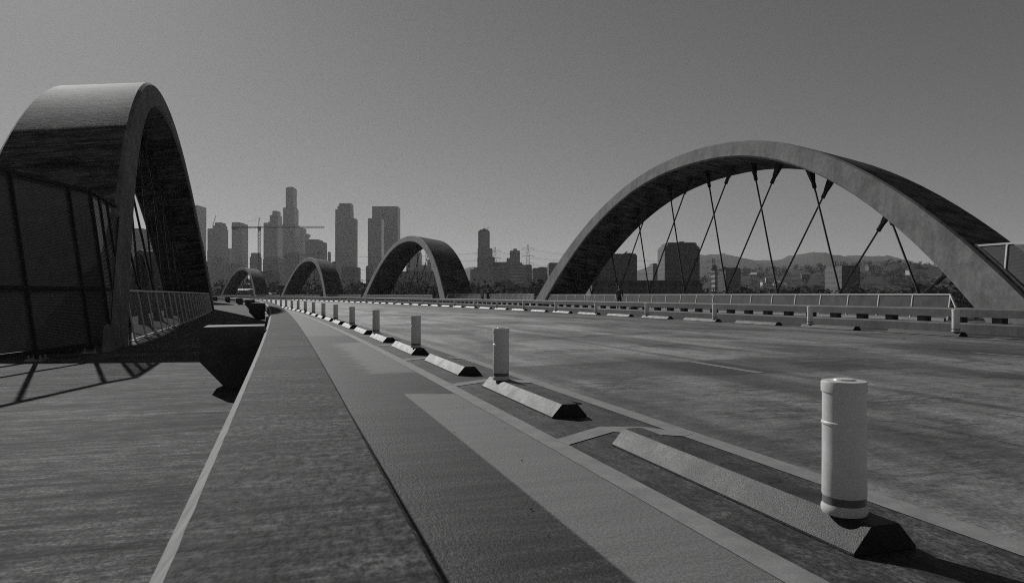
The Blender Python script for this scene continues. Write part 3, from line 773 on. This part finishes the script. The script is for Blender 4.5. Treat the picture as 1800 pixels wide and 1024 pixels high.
# ------------------------------------------------------------------ people
def person(s, t, rz, label, shirt, pants, height, arm, hat=None, pack=None):
    root = thing('person', W(s, t, SW), label, 'person', None, s / RAD + rz)
    k = height / 1.72
    J = {'pelvis': (0, 0, .95, .135), 'belly': (0, 0, 1.08, .13), 'chest': (0, .01, 1.30, .15), 'neck': (0, 0, 1.47, .058), 'jaw': (0, .02, 1.55, .072), 'head': (0, .01, 1.63, .088), 'crown': (0, 0, 1.70, .06)}
    E = [('pelvis', 'belly'), ('belly', 'chest'), ('chest', 'neck'), ('neck', 'jaw'), ('jaw', 'head'), ('head', 'crown')]
    for i, sg in enumerate((-1, 1)):
        J.update({f'sh{i}': (.17 * sg, 0, 1.40, .062), f'el{i}': (.22 * sg, arm[i][0], 1.14, .045), f'wr{i}': (.2 * sg, arm[i][1], arm[i][2], .032), f'ha{i}': (.19 * sg, arm[i][1] + .05, arm[i][2] - .06, .04),
                  f'fi{i}': (.18 * sg, arm[i][1] + .09, arm[i][2] - .12, .018), f'th{i}': (.14 * sg, arm[i][1] + .08, arm[i][2] - .05, .014),
                  f'hip{i}': (.09 * sg, 0, .90, .095), f'kn{i}': (.10 * sg, .02 * sg, .50, .062), f'an{i}': (.11 * sg, -.02 + .03 * sg, .08, .042), f'to{i}': (.13 * sg, .13 + .03 * sg, .035, .035)})
        E += [('chest', f'sh{i}'), (f'sh{i}', f'el{i}'), (f'el{i}', f'wr{i}'), (f'wr{i}', f'ha{i}'), (f'ha{i}', f'fi{i}'), (f'ha{i}', f'th{i}'), ('pelvis', f'hip{i}'), (f'hip{i}', f'kn{i}'), (f'kn{i}', f'an{i}'), (f'an{i}', f'to{i}')]
    names = list(J); me = bpy.data.meshes.new('body')
    me.from_pydata([Vector(J[n][:3]) * k for n in names], [(names.index(a), names.index(b)) for a, b in E], [])
    tmp = bpy.data.objects.new('body_skin', me); COL.objects.link(tmp)
    md = tmp.modifiers.new('skin', 'SKIN'); md.use_smooth_shade = True
    for i, n in enumerate(names): v = me.skin_vertices[0].data[i]; v.radius = (J[n][3] * k, J[n][3] * k * (.72 if n in ('chest', 'belly', 'pelvis') else 1)); v.use_root = n == 'pelvis'
    sb = tmp.modifiers.new('sub', 'SUBSURF'); sb.levels = 2; sb.render_levels = 2
    dg = bpy.context.evaluated_depsgraph_get()
    full = bpy.data.meshes.new_from_object(tmp.evaluated_get(dg)); bpy.data.objects.remove(tmp)
    for m in (M['skin'], shirt, pants, M['cloth_dark']): full.materials.append(m)
    for p in full.polygons:
        z = p.center.z / k; x = abs(p.center.x) / k
        p.material_index = 3 if z < .09 else 2 if z < .97 and x < .19 and not (x > .16 and z > .62) else 1 if (1.0 > 0 and .9 < z < 1.46 and (x < .2 or z > 1.17)) else 0
    o = bpy.data.objects.new('body', full); COL.objects.link(o); o.parent = root
    hb = MB(); hb.lathe([(.0, 1.745 * k), (.06 * k, 1.735 * k), (.094 * k, 1.68 * k), (.1 * k, 1.62 * k), (.085 * k, 1.57 * k)], 14, (0, -.012, 0))
    edge_smooth(hb.build('cap' if hat else 'hair', M['hair'], root), 80)
    if hat:
        hb = MB(); hb.box((0, .12 * k, 1.655 * k), .07 * k, .06 * k, .006 * k); hb.build('cap_brim', M['hair'], root)
    if pack:
        hb = MB(); hb.bar((0, -.2, .98 * k), (0, -.2, 1.42 * k), .17, 8, .12, flat=.6); edge_smooth(hb.build('backpack', M['cloth_mid'], root), 50)
    return root
person(41.2, 21.9, R_(160), 'person in a dark cap and dark top standing at the railing under the right arch', M['cloth_mid'], M['cloth_dark'], 1.62, ((.1, .3, 1.1), (.05, .12, .9)), True, True)
person(68.5, 22.2, R_(10), 'person in a grey top walking on the far sidewalk between two arches', M['cloth_grey'], M['cloth_dark'], 1.58, ((-.05, .05, .88), (.06, .2, .92)))
person(66.4, 22.0, R_(-12), 'person all in black walking right of the person in a grey top', M['cloth_dark'], M['cloth_dark'], 1.62, ((.05, .2, .9), (-.06, .02, .88)))

# ------------------------------------------------------------------ city
def block(label, name, cat, tiers, Z, depth, mat, group='skyline buildings', extras=()):
    """tiers: (x0, x1, ytop) in photo columns and rows at distance Z, widest first; each stands on the one before"""
    xc = (tiers[0][0] + tiers[0][1]) / 2
    root = thing(name, far(xc, Z, GROUND), label, cat, group)
    zb = GROUND
    for i, tr in enumerate(tiers):
        x0, x1, yt = tr[:3]; z1 = hgt(yt, Z); dz = depth * (1 - .12 * i); Zf = Z + depth * .06 * i
        m = tr[3] if len(tr) > 3 else mat
        f0 = x0 if x0 <= 900 else 900 + (x0 - 900) * (Zf + dz) / Zf
        f1 = x1 if x1 >= 900 else 900 + (x1 - 900) * (Zf + dz) / Zf
        if f1 - f0 < 2: f0, f1 = x0, x1
        Xa, Xb = (f0 - 900) / F * Zf, (f1 - 900) / F * Zf
        zlow = GROUND if (len(tr) > 4 or i == 0) else zb
        b = MB(); cen = FWD * (Zf + dz / 2) + RGT * ((Xa + Xb) / 2) + Vector((0, 0, (zlow + z1) / 2))
        b.box(cen, (Xb - Xa) / 2, dz / 2, (z1 - zlow) / 2, RGT, FWD)
        b.box(cen + Vector((0, 0, (z1 - zlow) / 2 + .6)), (Xb - Xa) / 2 - .8, dz / 2 - .8, .6, RGT, FWD, mi=1)
        local(root, b).build('tower_body' if i == 0 else 'upper_tier', [M[m], M['roof']], root)
        zb = z1
    for e in extras:
        kind, xa, ya, xb, yb, r = e
        b = MB(); b.bar(far(xa, Z + depth * .4, hgt(ya, Z)), far(xb, Z + depth * .4, hgt(yb, Z)), r, 6)
        local(root, b).build(kind, M['dark_steel'], root)
    return root
ZS = 2000
block('grey flat-topped tower with an antenna, half behind the dark left arch', 'office_tower', 'tower', [(318, 362.5, 361)], ZS, 60, 'ribs', extras=[('antenna', 336.5, 361, 336.5, 332, .35)])
block('tower with sloped shoulders and a small roof crane, left of the skyline', 'office_tower', 'tower', [(364, 402, 440), (364.5, 401, 402), (374, 399.5, 396), (377.5, 397, 391)], ZS - 200, 45, 'ribs', extras=[('roof_crane', 373, 402, 374.5, 394, .5), ('roof_crane', 373.5, 395, 379.5, 377, .75)])
block('slim tower with a bright window near its top, behind the crane tip', 'office_tower', 'tower', [(407, 436, 393), (407.5, 430, 391)], ZS, 45, 'stone')
block('low grey block between two towers on the left', 'office_block', 'building', [(398, 411, 437)], ZS + 100, 30, 'stone')
block('short building with sloped corners under the tower crane', 'office_block', 'building', [(439, 460, 452), (441, 458.5, 445)], ZS - 400, 30, 'dark_facade')
block('stepped tower rising in three narrow steps, left of the tallest tower', 'office_tower', 'tower', [(463, 497, 392), (471, 496, 390), (474, 495.5, 378), (478.5, 493, 370.5)], ZS, 45, 'glass')
block('tallest tower, round crown above two setbacks', 'office_tower', 'tower', [(495.5, 527.5, 395), (497.3, 524.6, 365), (502, 521.5, 329.5), (505, 519, 328)], ZS + 150, 50, 'ribs')
block('pale banded tower tucked behind the right side of the tallest tower', 'office_tower', 'tower', [(524, 538.5, 401)], ZS + 260, 40, 'bands')
block('narrow stepped block right of the tallest tower', 'office_block', 'building', [(536, 543.5, 416), (537.5, 541.5, 411.5)], ZS + 200, 30, 'stone')
block('broad dark block right of the tallest tower, above the third arch', 'office_block', 'building', [(536, 575, 425), (541, 568, 421)], ZS - 100, 60, 'dark_facade')
block('tiny dark tower beside the broad dark block', 'office_block', 'building', [(576, 579.5, 443)], ZS - 100, 12, 'dark_facade')
block('tall tower with a lower wing on its right, stepped at top left', 'office_tower', 'tower', [(589, 628.5, 383.5), (589.2, 621.5, 368), (593, 621.2, 362), (596, 621, 357)], ZS, 45, 'glass')
block('dark broad slab tower, the rear of two joined towers', 'office_tower', 'tower', [(654, 703.5, 363)], ZS + 150, 50, 'dark_facade')
block('paler lower slab standing in front of the dark broad slab tower', 'office_tower', 'tower', [(646.5, 675, 384)], ZS - 50, 40, 'glass')
block('dark block with a small peak seen inside the second right arch', 'office_block', 'building', [(714, 742, 446), (719, 741, 442), (727, 734, 439.5)], ZS - 300, 50, 'stone')
block('narrow grey block in the second right arch, beside its near leg', 'office_block', 'building', [(742, 752, 466), (751, 760, 456, 'stone', 1)], ZS - 250, 30, 'stone')
block('slim tower with a crane on its rounded top, left of the pylons', 'apartment_tower', 'tower', [(839.5, 866, 437), (840.5, 861, 406), (843, 859, 404), (848, 855, 402)], 1500, 30, 'ribs', extras=[('roof_crane', 851, 402, 851, 400, .35), ('roof_crane', 850, 402, 859.5, 399, .4)])
block('stepped wide building at the foot of the slim craned tower', 'office_block', 'building', [(826.5, 870, 474), (833, 870, 471), (839, 870, 452.5)], 1350, 40, 'stone')
block('flat dark building right of the slim craned tower', 'office_block', 'building', [(868, 898, 461.5)], 1250, 40, 'dark_facade')
block('stepped hospital-like tower with a rounded roof box between pylons', 'office_tower', 'tower', [(889, 918, 462), (890.5, 914, 454), (896, 914, 441), (902, 909, 437.5)], 1500, 35, 'stone')
block('building with pale horizontal bands beside the flat dark building', 'office_block', 'building', [(896, 922, 466)], 1150, 40, 'bands')
block('plain dark box building right of the banded building', 'office_block', 'building', [(921, 935, 466)], 1200, 40, 'dark_facade')
block('low flat building left of the largest arch foot', 'warehouse', 'building', [(935, 962, 472), (945, 962, 470.5)], 1000, 30, 'stone')
block('boxy building half behind the left leg of the largest arch', 'office_block', 'building', [(962, 1000, 463)], 950, 40, 'stone')
block('wide office block behind the cables, with small rooftop gear', 'office_block', 'building', [(1035, 1120, 448), (1090, 1112, 446.5)], 620, 25, 'brick', extras=[('roof_gear', 1101, 447, 1101, 440, .3), ('roof_gear', 1098, 443, 1101, 443, .5), ('roof_gear', 1101, 440.5, 1103, 440.5, .4)])
block('slim grey building between the two big blocks behind the cables', 'office_block', 'building', [(1141, 1156, 464)], 900, 25, 'stone')
block('big square dark block with notched top corners behind the cables', 'office_block', 'building', [(1156, 1230, 434), (1162, 1225, 428), (1183, 1205, 426)], 620, 30, 'brick')
block('white narrow building with a dark cap right of the big square block', 'office_block', 'building', [(1250, 1261.5, 472), (1252, 1260, 467, 'roof')], 760, 15, 'bands')
block('low dark building attached right of the white narrow building', 'office_block', 'building', [(1261.5, 1302, 472), (1271, 1277, 470)], 770, 30, 'dark_facade')
block('dark block with a rooftop mast under the far hills', 'office_block', 'building', [(1450, 1512, 469)], 560, 30, 'brick', extras=[('mast', 1469, 469, 1469, 458, .2), ('mast', 1467, 459.5, 1471, 459.5, .35)])
block('long low brick building behind the railing and cables', 'warehouse', 'building', [(1030, 1235, 497)], 330, 25, 'brick')
low = [('pale low building at the foot of the far left tower', 345, 372, 462, 1500, 'stone'), ('grey mid-rise at the foot of the tower with the roof crane', 372, 392, 455, 1400, 'ribs'),
       ('wide grey mid-rise below the slim tower behind the crane tip', 392, 432, 466, 1350, 'stone'), ('grey block right of the farthest arch', 462, 500, 455, 1500, 'dark_facade'),
       ('mid-rise below the tallest tower, pale roof line', 500, 536, 446, 1450, 'stone'), ('dark mid-rise above the third right arch', 536, 580, 462, 1300, 'dark_facade'),
       ('low dark block left of the tall tower with a lower wing', 577, 600, 462, 1300, 'stone'), ('mid-rise under the tall tower with a lower wing', 600, 634, 470, 1200, 'dark_facade'),
       ('low block at the base of the paler slab', 643, 664, 468, 1250, 'stone'), ('low wide building under the second right arch', 690, 770, 478, 1000, 'dark_facade'),
       ('pale stucco low building below the stepped wide building', 868, 905, 496, 800, 'stone'), ('low wide block in the gap left of the third right arch', 455, 492, 478, 1000, 'brick')]
for lab, a, b_, y, Z, m in low:
    block(lab, 'low_building', 'building', [(a, b_, y), (a + (b_ - a) * .3, a + (b_ - a) * .6, y - 1.6)], Z, 40, m, 'low city buildings below the towers')
def shed(label, x0, x1, y, Z, hgt_, depth):
    root = thing('warehouse', far((x0 + x1) / 2, Z, GROUND), label, 'building', 'pale roofed sheds')
    X0, X1 = (x0 - 900) / F * Z, (x1 - 900) / F * Z; z1 = hgt(y, Z); wz = z1 - hgt_
    b = MB(); b.box(FWD * (Z + depth / 2) + RGT * ((X0 + X1) / 2) + Vector((0, 0, (GROUND + wz) / 2)), (X1 - X0) / 2, depth / 2, (wz - GROUND) / 2, RGT, FWD)
    local(root, b).build('wall', M['brick'], root)
    b = MB(); g = lambda X, d, z: FWD * (Z + d) + RGT * X + Vector((0, 0, z))
    b.face([g(X0 - 1, -1, wz), g(X1 + 1, -1, wz), g(X1 + 1, depth / 2, z1), g(X0 - 1, depth / 2, z1)]); b.face([g(X1 + 1, depth + 1, wz), g(X0 - 1, depth + 1, wz), g(X0 - 1, depth / 2, z1), g(X1 + 1, depth / 2, z1)])
    b.face([g(X0, 0, wz), g(X0, depth / 2, z1), g(X0, depth, wz)]); b.face([g(X1, 0, wz), g(X1, depth, wz), g(X1, depth / 2, z1)])
    local(root, b).build('roof', M['stone'], root)
shed('long shed with a bright roof seen inside the farthest right arch', 404, 432, 506.5, 520, 1.5, 30)
shed('shed with a pale roof edge between the farthest and third right arches', 455, 474, 514, 420, 1.0, 20)

block('grey tower glimpsed through the opening of the dark left arch', 'office_tower', 'tower', [(222, 285, 418), (222, 268, 402)], 1100, 40, 'stone')
block('dark low block glimpsed through the opening of the dark left arch, above the railing', 'low_building', 'building', [(195, 300, 486)], 500, 40, 'dark_facade')
def ramp_arch():
    Z = 150; root = thing('ramp_arch', far(246, Z, GROUND), 'pale curved concrete arch glimpsed through the opening of the dark left arch', 'arch')
    b = MB(); n = 30; rows, uv = [], []
    for i in range(n + 1):
        a = math.pi * i / n; x, z = -math.cos(a), math.sin(a) ** .8
        O_ = (246 - 900) / F * Z + x * 3.2, GROUND + (hgt(439, Z) - GROUND) * z; I_ = (246 - 900) / F * Z + x * 2.5, GROUND + (hgt(446, Z) - GROUND) * z
        rows.append([FWD * Z + RGT * O_[0] + Vector((0, 0, O_[1])), FWD * (Z + 9) + RGT * (O_[0] + 2) + Vector((0, 0, O_[1])), FWD * (Z + 9) + RGT * (I_[0] + 2) + Vector((0, 0, I_[1])), FWD * Z + RGT * I_[0] + Vector((0, 0, I_[1]))])
        uv.append([(0, i), (3, i), (4, i), (7, i), (8, i)])
    b.grid(rows, uv, True); edge_smooth(local(root, b).build('rib', M['arch_face'], root), 40)
ramp_arch()
# cranes and pylons
def lattice(b, a, c, wd, n, r):
    a, c = Vector(a), Vector(c); d = (c - a).normalized(); up = Vector((0, 0, 1)) if abs(d.z) < .8 else FWD
    x = d.cross(up).normalized(); y = x.cross(d).normalized(); o = [(i * x + j * y) * wd / 2 for i, j in ((-1, -1), (1, -1), (1, 1), (-1, 1))]
    for q in o: b.bar(a + q, c + q, r, 4)
    for k in range(n):
        p, s = a + (c - a) * k / n, a + (c - a) * (k + 1) / n
        for i in range(4): b.bar(p + o[i], s + o[(i + 1) % 4], r * .7, 4); b.bar(s + o[i], s + o[(i + 1) % 4], r * .7, 4)
def crane():
    Z = 1100; root = thing('tower_crane', far(455.5, Z, GROUND), 'tower crane with a long horizontal jib in front of the towers', 'crane')
    p = lambda x, y: far(x, Z, hgt(y, Z))
    b = MB(); lattice(b, far(455.5, Z, GROUND), p(455.5, 405), 3.2, 26, .3); local(root, b).build('mast', M['dark_steel'], root)
    b = MB(); lattice(b, p(452, 399), p(570, 399), 2.2, 40, .22); local(root, b).build('jib', M['dark_steel'], root)
    b = MB(); lattice(b, p(407, 400), p(455, 399.5), 2.0, 16, .3); cj = local(root, b).build('counter_jib', M['dark_steel'], root)
    b = MB(); b.box(p(412, 400.5), 4, 1.5, 2.2, RGT, FWD); local(root, b).build('counterweight', M['dark_steel'], cj)
    b = MB(); b.box(p(456, 402), 1.8, 1.6, 3.2, RGT, FWD); local(root, b).build('cab', M['dark_steel'], root)
    b = MB(); b.bar(p(453.5, 400), p(455.2, 382), .4, 4); b.bar(p(457.5, 400), p(455.6, 382), .4, 4); local(root, b).build('apex_frame', M['dark_steel'], root)
    b = MB(); b.bar(p(455.4, 382.3), p(520, 397.5), .12, 4); b.bar(p(455.4, 382.3), p(415, 398.5), .12, 4); local(root, b).build('stay_cable', M['dark_steel'], root)
crane()
def pylon(x, y, Z, label):
    root = thing('power_pylon', far(x, Z, GROUND), label, 'pylon', 'lattice power pylons')
    z1 = hgt(y, Z); b = MB(); base = far(x, Z, GROUND); hh = z1 - GROUND
    for i, j in ((-1, -1), (1, -1), (1, 1), (-1, 1)): b.bar(base + RGT * 4 * i + FWD * 4 * j, base + RGT * .8 * i + FWD * .8 * j + Vector((0, 0, hh)), .16, 4)
    for k in range(9):
        f0, f1 = k / 9, (k + 1) / 9; w0, w1 = 4 - 3.2 * f0, 4 - 3.2 * f1
        for j in (-1, 1):
            b.bar(base + RGT * w0 + FWD * j * w0 + Vector((0, 0, hh * f0)), base - RGT * w1 + FWD * j * w1 + Vector((0, 0, hh * f1)), .1, 4)
            b.bar(base - RGT * w0 + FWD * j * w0 + Vector((0, 0, hh * f0)), base + RGT * w1 + FWD * j * w1 + Vector((0, 0, hh * f1)), .1, 4)
    local(root, b).build('lattice_mast', M['dark_steel'], root)
    for f in (.94, .82, .70):
        b = MB(); c = base + Vector((0, 0, hh * f)); b.bar(c - RGT * 6.5, c + RGT * 6.5, .18, 4)
        for sg in (-1, 1): b.bar(c + RGT * 6.3 * sg, c + RGT * 6.3 * sg - Vector((0, 0, 1.8)), .13, 4); b.bar(c + RGT * 1.5 * sg + Vector((0, 0, 1.4)), c + RGT * 6.3 * sg, .1, 4)
        local(root, b).build('cross_arm', M['dark_steel'], root)
    return base, hh
py = [pylon(870, 434, 800, 'lattice pylon just right of the slim craned tower'), pylon(928, 430, 800, 'lattice pylon standing alone left of the largest arch'),
      pylon(1254, 454, 760, 'faint lattice pylon right of the big square block'), pylon(560, 440, 900, 'lattice pylon in front of the broad dark block'), pylon(250, 438, 900, 'lattice pylon behind the dark left arch')]
def wires(i, j, label):
    (a, ha), (c, hc) = py[i], py[j]; b = MB()
    for f in (.92, .80, .68):
        for sg in (-1, 1):
            p0, p1 = a + RGT * 6.3 * sg + Vector((0, 0, ha * f)), c + RGT * 6.3 * sg + Vector((0, 0, hc * f)); last = p0
            for k in range(1, 13):
                u = k / 12; q = p0.lerp(p1, u) - Vector((0, 0, 8 * 4 * u * (1 - u) / 2)); b.bar(last, q, .07, 3); last = q
    tag(b.build('power_line', M['dark_steel']), label, 'power line', 'power lines over the city')
wires(4, 3, 'power lines crossing the left skyline in front of the towers'); wires(3, 0, 'power lines between the broad dark block and the slim craned tower'); wires(0, 1, 'power lines slung between the two pylons left of the largest arch'); wires(1, 2, 'power lines passing behind the largest arch')

# ------------------------------------------------------------------ hills, houses, trees
def ridge(name, prof, Z, depth, mat, amp):
    """profile (x, y) of a crest at distance Z; slopes fall away on both sides"""
    def hy(x):
        for (a, ya), (b, yb) in zip(prof, prof[1:]):
            if a <= x <= b: return ya + (yb - ya) * (x - a) / (b - a)
        return prof[0][1] if x < prof[0][0] else prof[-1][1]
    xs = frange(prof[0][0], prof[-1][0], 7); rows, uv = [], []
    m = 14
    for j in range(m + 1):
        q = -1 + 2 * j / m; row = []
        for x in xs:
            hh = hgt(hy(x), Z) - GROUND
            k = max(0, math.cos(q * math.pi / 2)) ** 1.2
            nz = (math.sin(x * .11 + j * 1.3) + math.sin(x * .043 + j * .7) + math.sin(x * .29 + j * 2.1) * .6) * amp * (1 - abs(q)) * (0 if j == m // 2 else 1)
            p = far(x, Z, 0) + FWD * (q * depth); row.append(Vector((p.x, p.y, GROUND + hh * k + nz)))
        rows.append(row); uv.append([(x, j) for x in xs])
    b = MB(); b.grid(rows, uv); return tag(b.build(name, mat, smooth=True), kind='structure'), hy
MOUNT = [(700, 505), (790, 490), (812, 476), (835, 468), (870, 476), (960, 486), (1060, 484), (1110, 478), (1135, 471), (1150, 466), (1175, 455), (1200, 449), (1232, 447), (1243, 449.5), (1290, 451), (1300, 455), (1310, 457), (1340, 457.5), (1370, 457), (1385, 453), (1410, 445.5), (1425, 446), (1462, 449), (1485, 451), (1500, 448.5), (1510, 448.5), (1535, 452), (1560, 459), (1600, 466), (1700, 474), (1800, 470), (1950, 476), (2100, 500)]
ridge('mountains', MOUNT, 4200, 900, M['hill'], 9)
NEARH = [(1180, 505), (1230, 494), (1270, 486), (1310, 478), (1360, 476), (1420, 474), (1480, 472), (1520, 468), (1560, 465), (1600, 468), (1650, 474), (1720, 480), (1850, 484), (2000, 492), (2150, 506)]
_, nearh = ridge('hillside', NEARH, 1300, 420, M['hill'], 2.5)
def slope_z(x, Z):
    q = (Z - 1300) / 420
    return GROUND + (hgt(nearh(x), 1300) - GROUND) * max(0, math.cos(max(-1, min(1, q)) * math.pi / 2)) ** 1.2
def crown(b, c, rx, rz, n, sz):
    for _ in range(n):
        while True:
            p = Vector((rnd.uniform(-1, 1), rnd.uniform(-1, 1), rnd.uniform(-1, 1)))
            if .25 < p.length < 1: break
        lump = 1 + .25 * math.sin(p.x * 5 + c.x) * math.sin(p.y * 4 + c.y)
        q = c + Vector((p.x * rx * lump, p.y * rx * lump, p.z * rz * lump))
        a = Vector((rnd.uniform(-1, 1), rnd.uniform(-1, 1), rnd.uniform(-.6, .6))).normalized(); d = a.cross(Vector((rnd.uniform(-1, 1), rnd.uniform(-1, 1), 1))).normalized()
        k = sz * rnd.uniform(.6, 1.3); b.face([q - a * k - d * k * .6, q + a * k - d * k * .5, q + a * k * .8 + d * k * .7, q - a * k * .7 + d * k * .6])
def wood(name, spots, n=46):
    b = MB()
    for p, h in spots:
        r = h * rnd.uniform(.42, .62); crown(b, p + Vector((0, 0, h * .58)), r, h * .45, n, h * .075)
        b.bar(p, p + Vector((0, 0, h * .5)), h * .03, 5, h * .02, mi=1)
    tag(b.build(name, [M['leaf'], M['bark']]), kind='stuff')
spots = []
for _ in range(420):
    x = rnd.uniform(1190, 1960); Z = rnd.uniform(930, 1310); p = far(x, Z, slope_z(x, Z) - 1); spots.append((p, rnd.uniform(6, 13)))
wood('hillside_trees', spots, 70)
spots = []
for _ in range(230):
    x = rnd.uniform(140, 980); Z = rnd.uniform(420, 820); spots.append((far(x, Z, GROUND), rnd.uniform(11, 22) * (1 if Z < 650 else 1.35)))
for _ in range(150):
    x = rnd.uniform(980, 1900); Z = rnd.uniform(360, 760); spots.append((far(x, Z, GROUND), rnd.uniform(11, 20)))
wood('tree_belt', spots, 150)
def tree(x, y, Z, zb, label, flat, sz, group=None):
    base = far(x, Z, zb); top = hgt(y, Z); h = top - zb
    root = thing('tree', base, label, 'tree', group)
    b = MB(); b.bar(base - Vector((0, 0, .5)), base + Vector((0, 0, h * .7)), h * .04, 7, h * .02)
    for k in range(5):
        a = k * 1.26; b.bar(base + Vector((0, 0, h * .5)), base + Vector((math.cos(a) * h * .3, math.sin(a) * h * .3, h * .75)), h * .018, 5, h * .008)
    local(root, b).build('trunk', M['bark'], root)
    b = MB(); crown(b, base + Vector((0, 0, h * (1 - flat * .55))), h * sz, h * flat * .5, 240, h * .05); crown(b, base + Vector((h * .15, 0, h * (.98 - flat * .7))), h * sz * .7, h * flat * .4, 120, h * .05)
    local(root, b).build('crown', M['leaf'], root)
tree(1581, 456.5, 1300, slope_z(1581, 1300) - 1, 'lone umbrella-shaped tree on the ridge under the cables', .45, .42)
tree(1508, 460, 1290, slope_z(1508, 1290) - 1, 'low round tree on the ridge left of the umbrella-shaped tree', .8, .5)
tree(942, 486, 500, GROUND, 'rounded tree close left of the largest arch foot', .8, .5)
tree(965, 490, 480, GROUND, 'dark round tree against the left leg of the largest arch', .8, .55)
tree(630, 486, 620, GROUND, 'dark tree in the gap left of the second right arch', .8, .5)
def house(x, y, Z, wd, label, pale, rz):
    zb = min(slope_z(x, Z) + 2.0, hgt(y, Z)) ; zb = hgt(y, Z) - 2.5; root = thing('house', far(x, Z, zb - 3), label, 'house', 'houses on the hillside', rz)
    b = MB(); b.box((0, 0, 2.6), wd / 2, 5, 3.6); b.build('wall', M['white_wall'] if pale else M['stone'], root)
    b = MB(); z = 6.2; w_ = wd / 2 + .6
    b.face([(-w_, -5.6, z), (w_, -5.6, z), (w_, 0, z + 2.4), (-w_, 0, z + 2.4)]); b.face([(w_, 5.6, z), (-w_, 5.6, z), (-w_, 0, z + 2.4), (w_, 0, z + 2.4)])
    b.face([(-w_, -5.6, z), (-w_, 0, z + 2.4), (-w_, 5.6, z)]); b.face([(w_, -5.6, z), (w_, 5.6, z), (w_, 0, z + 2.4)])
    b.build('roof', M['white_wall'] if pale == 2 else M['roof'], root)
    for k in (-1, 1):
        b = MB(); b.box((k * wd * .25, -5.03, 3.6), .8, .05, .8); b.build('window', M['hole'], root)
hs = [(1325, 483, 8, 2, 'bright white-roofed house on the hillside, left of centre under the cables'), (1352, 489, 10, 1, 'pale gabled house below the white-roofed house'), (1342, 496, 6, 1, 'small pale house low on the slope, left of the pale gabled house'),
      (1366, 497, 8, 2, 'low white shed-like house at the slope foot beside a cable anchor'), (1380, 495, 6, 1, 'small pale house just right of a cable anchor'), (1398, 491, 9, 1, 'tall pale house with dark windows on the mid slope'),
      (1416, 483, 12, 0, 'long grey house halfway up the slope'), (1530, 468, 10, 0, 'grey house near the ridge, left of the lone tree'), (1601, 475, 9, 1, 'pale house on the ridge right of the lone tree'),
      (1603, 497, 14, 0, 'wide grey house low on the slope near the right arch leg'), (1647, 490, 14, 0, 'long low house close to the right arch leg')]
for i, (x, y, wd, pale, lab) in enumerate(hs): house(x, y, 1010 + 17 * (i % 4), wd, lab, pale, -YAW + (i % 5 - 2) * .25)

# ------------------------------------------------------------------ haze
hz = MB(); hz.box((0, 2500, 230), 8200, 4600, 243)
ho = hz.build('haze', bpy.data.materials.new('haze_air')); tag(ho, kind='stuff')
hm = ho.data.materials[0]; hm.use_nodes = True; hn = hm.node_tree.nodes; hn.remove(hn["Principled BSDF"])
pv = hn.new("ShaderNodeVolumePrincipled"); pv.inputs["Color"].default_value = (.9, .9, .9, 1); pv.inputs["Density"].default_value = 6e-5; pv.inputs["Anisotropy"].default_value = .3
hm.node_tree.links.new(pv.outputs[0], hn["Material Output"].inputs["Volume"])
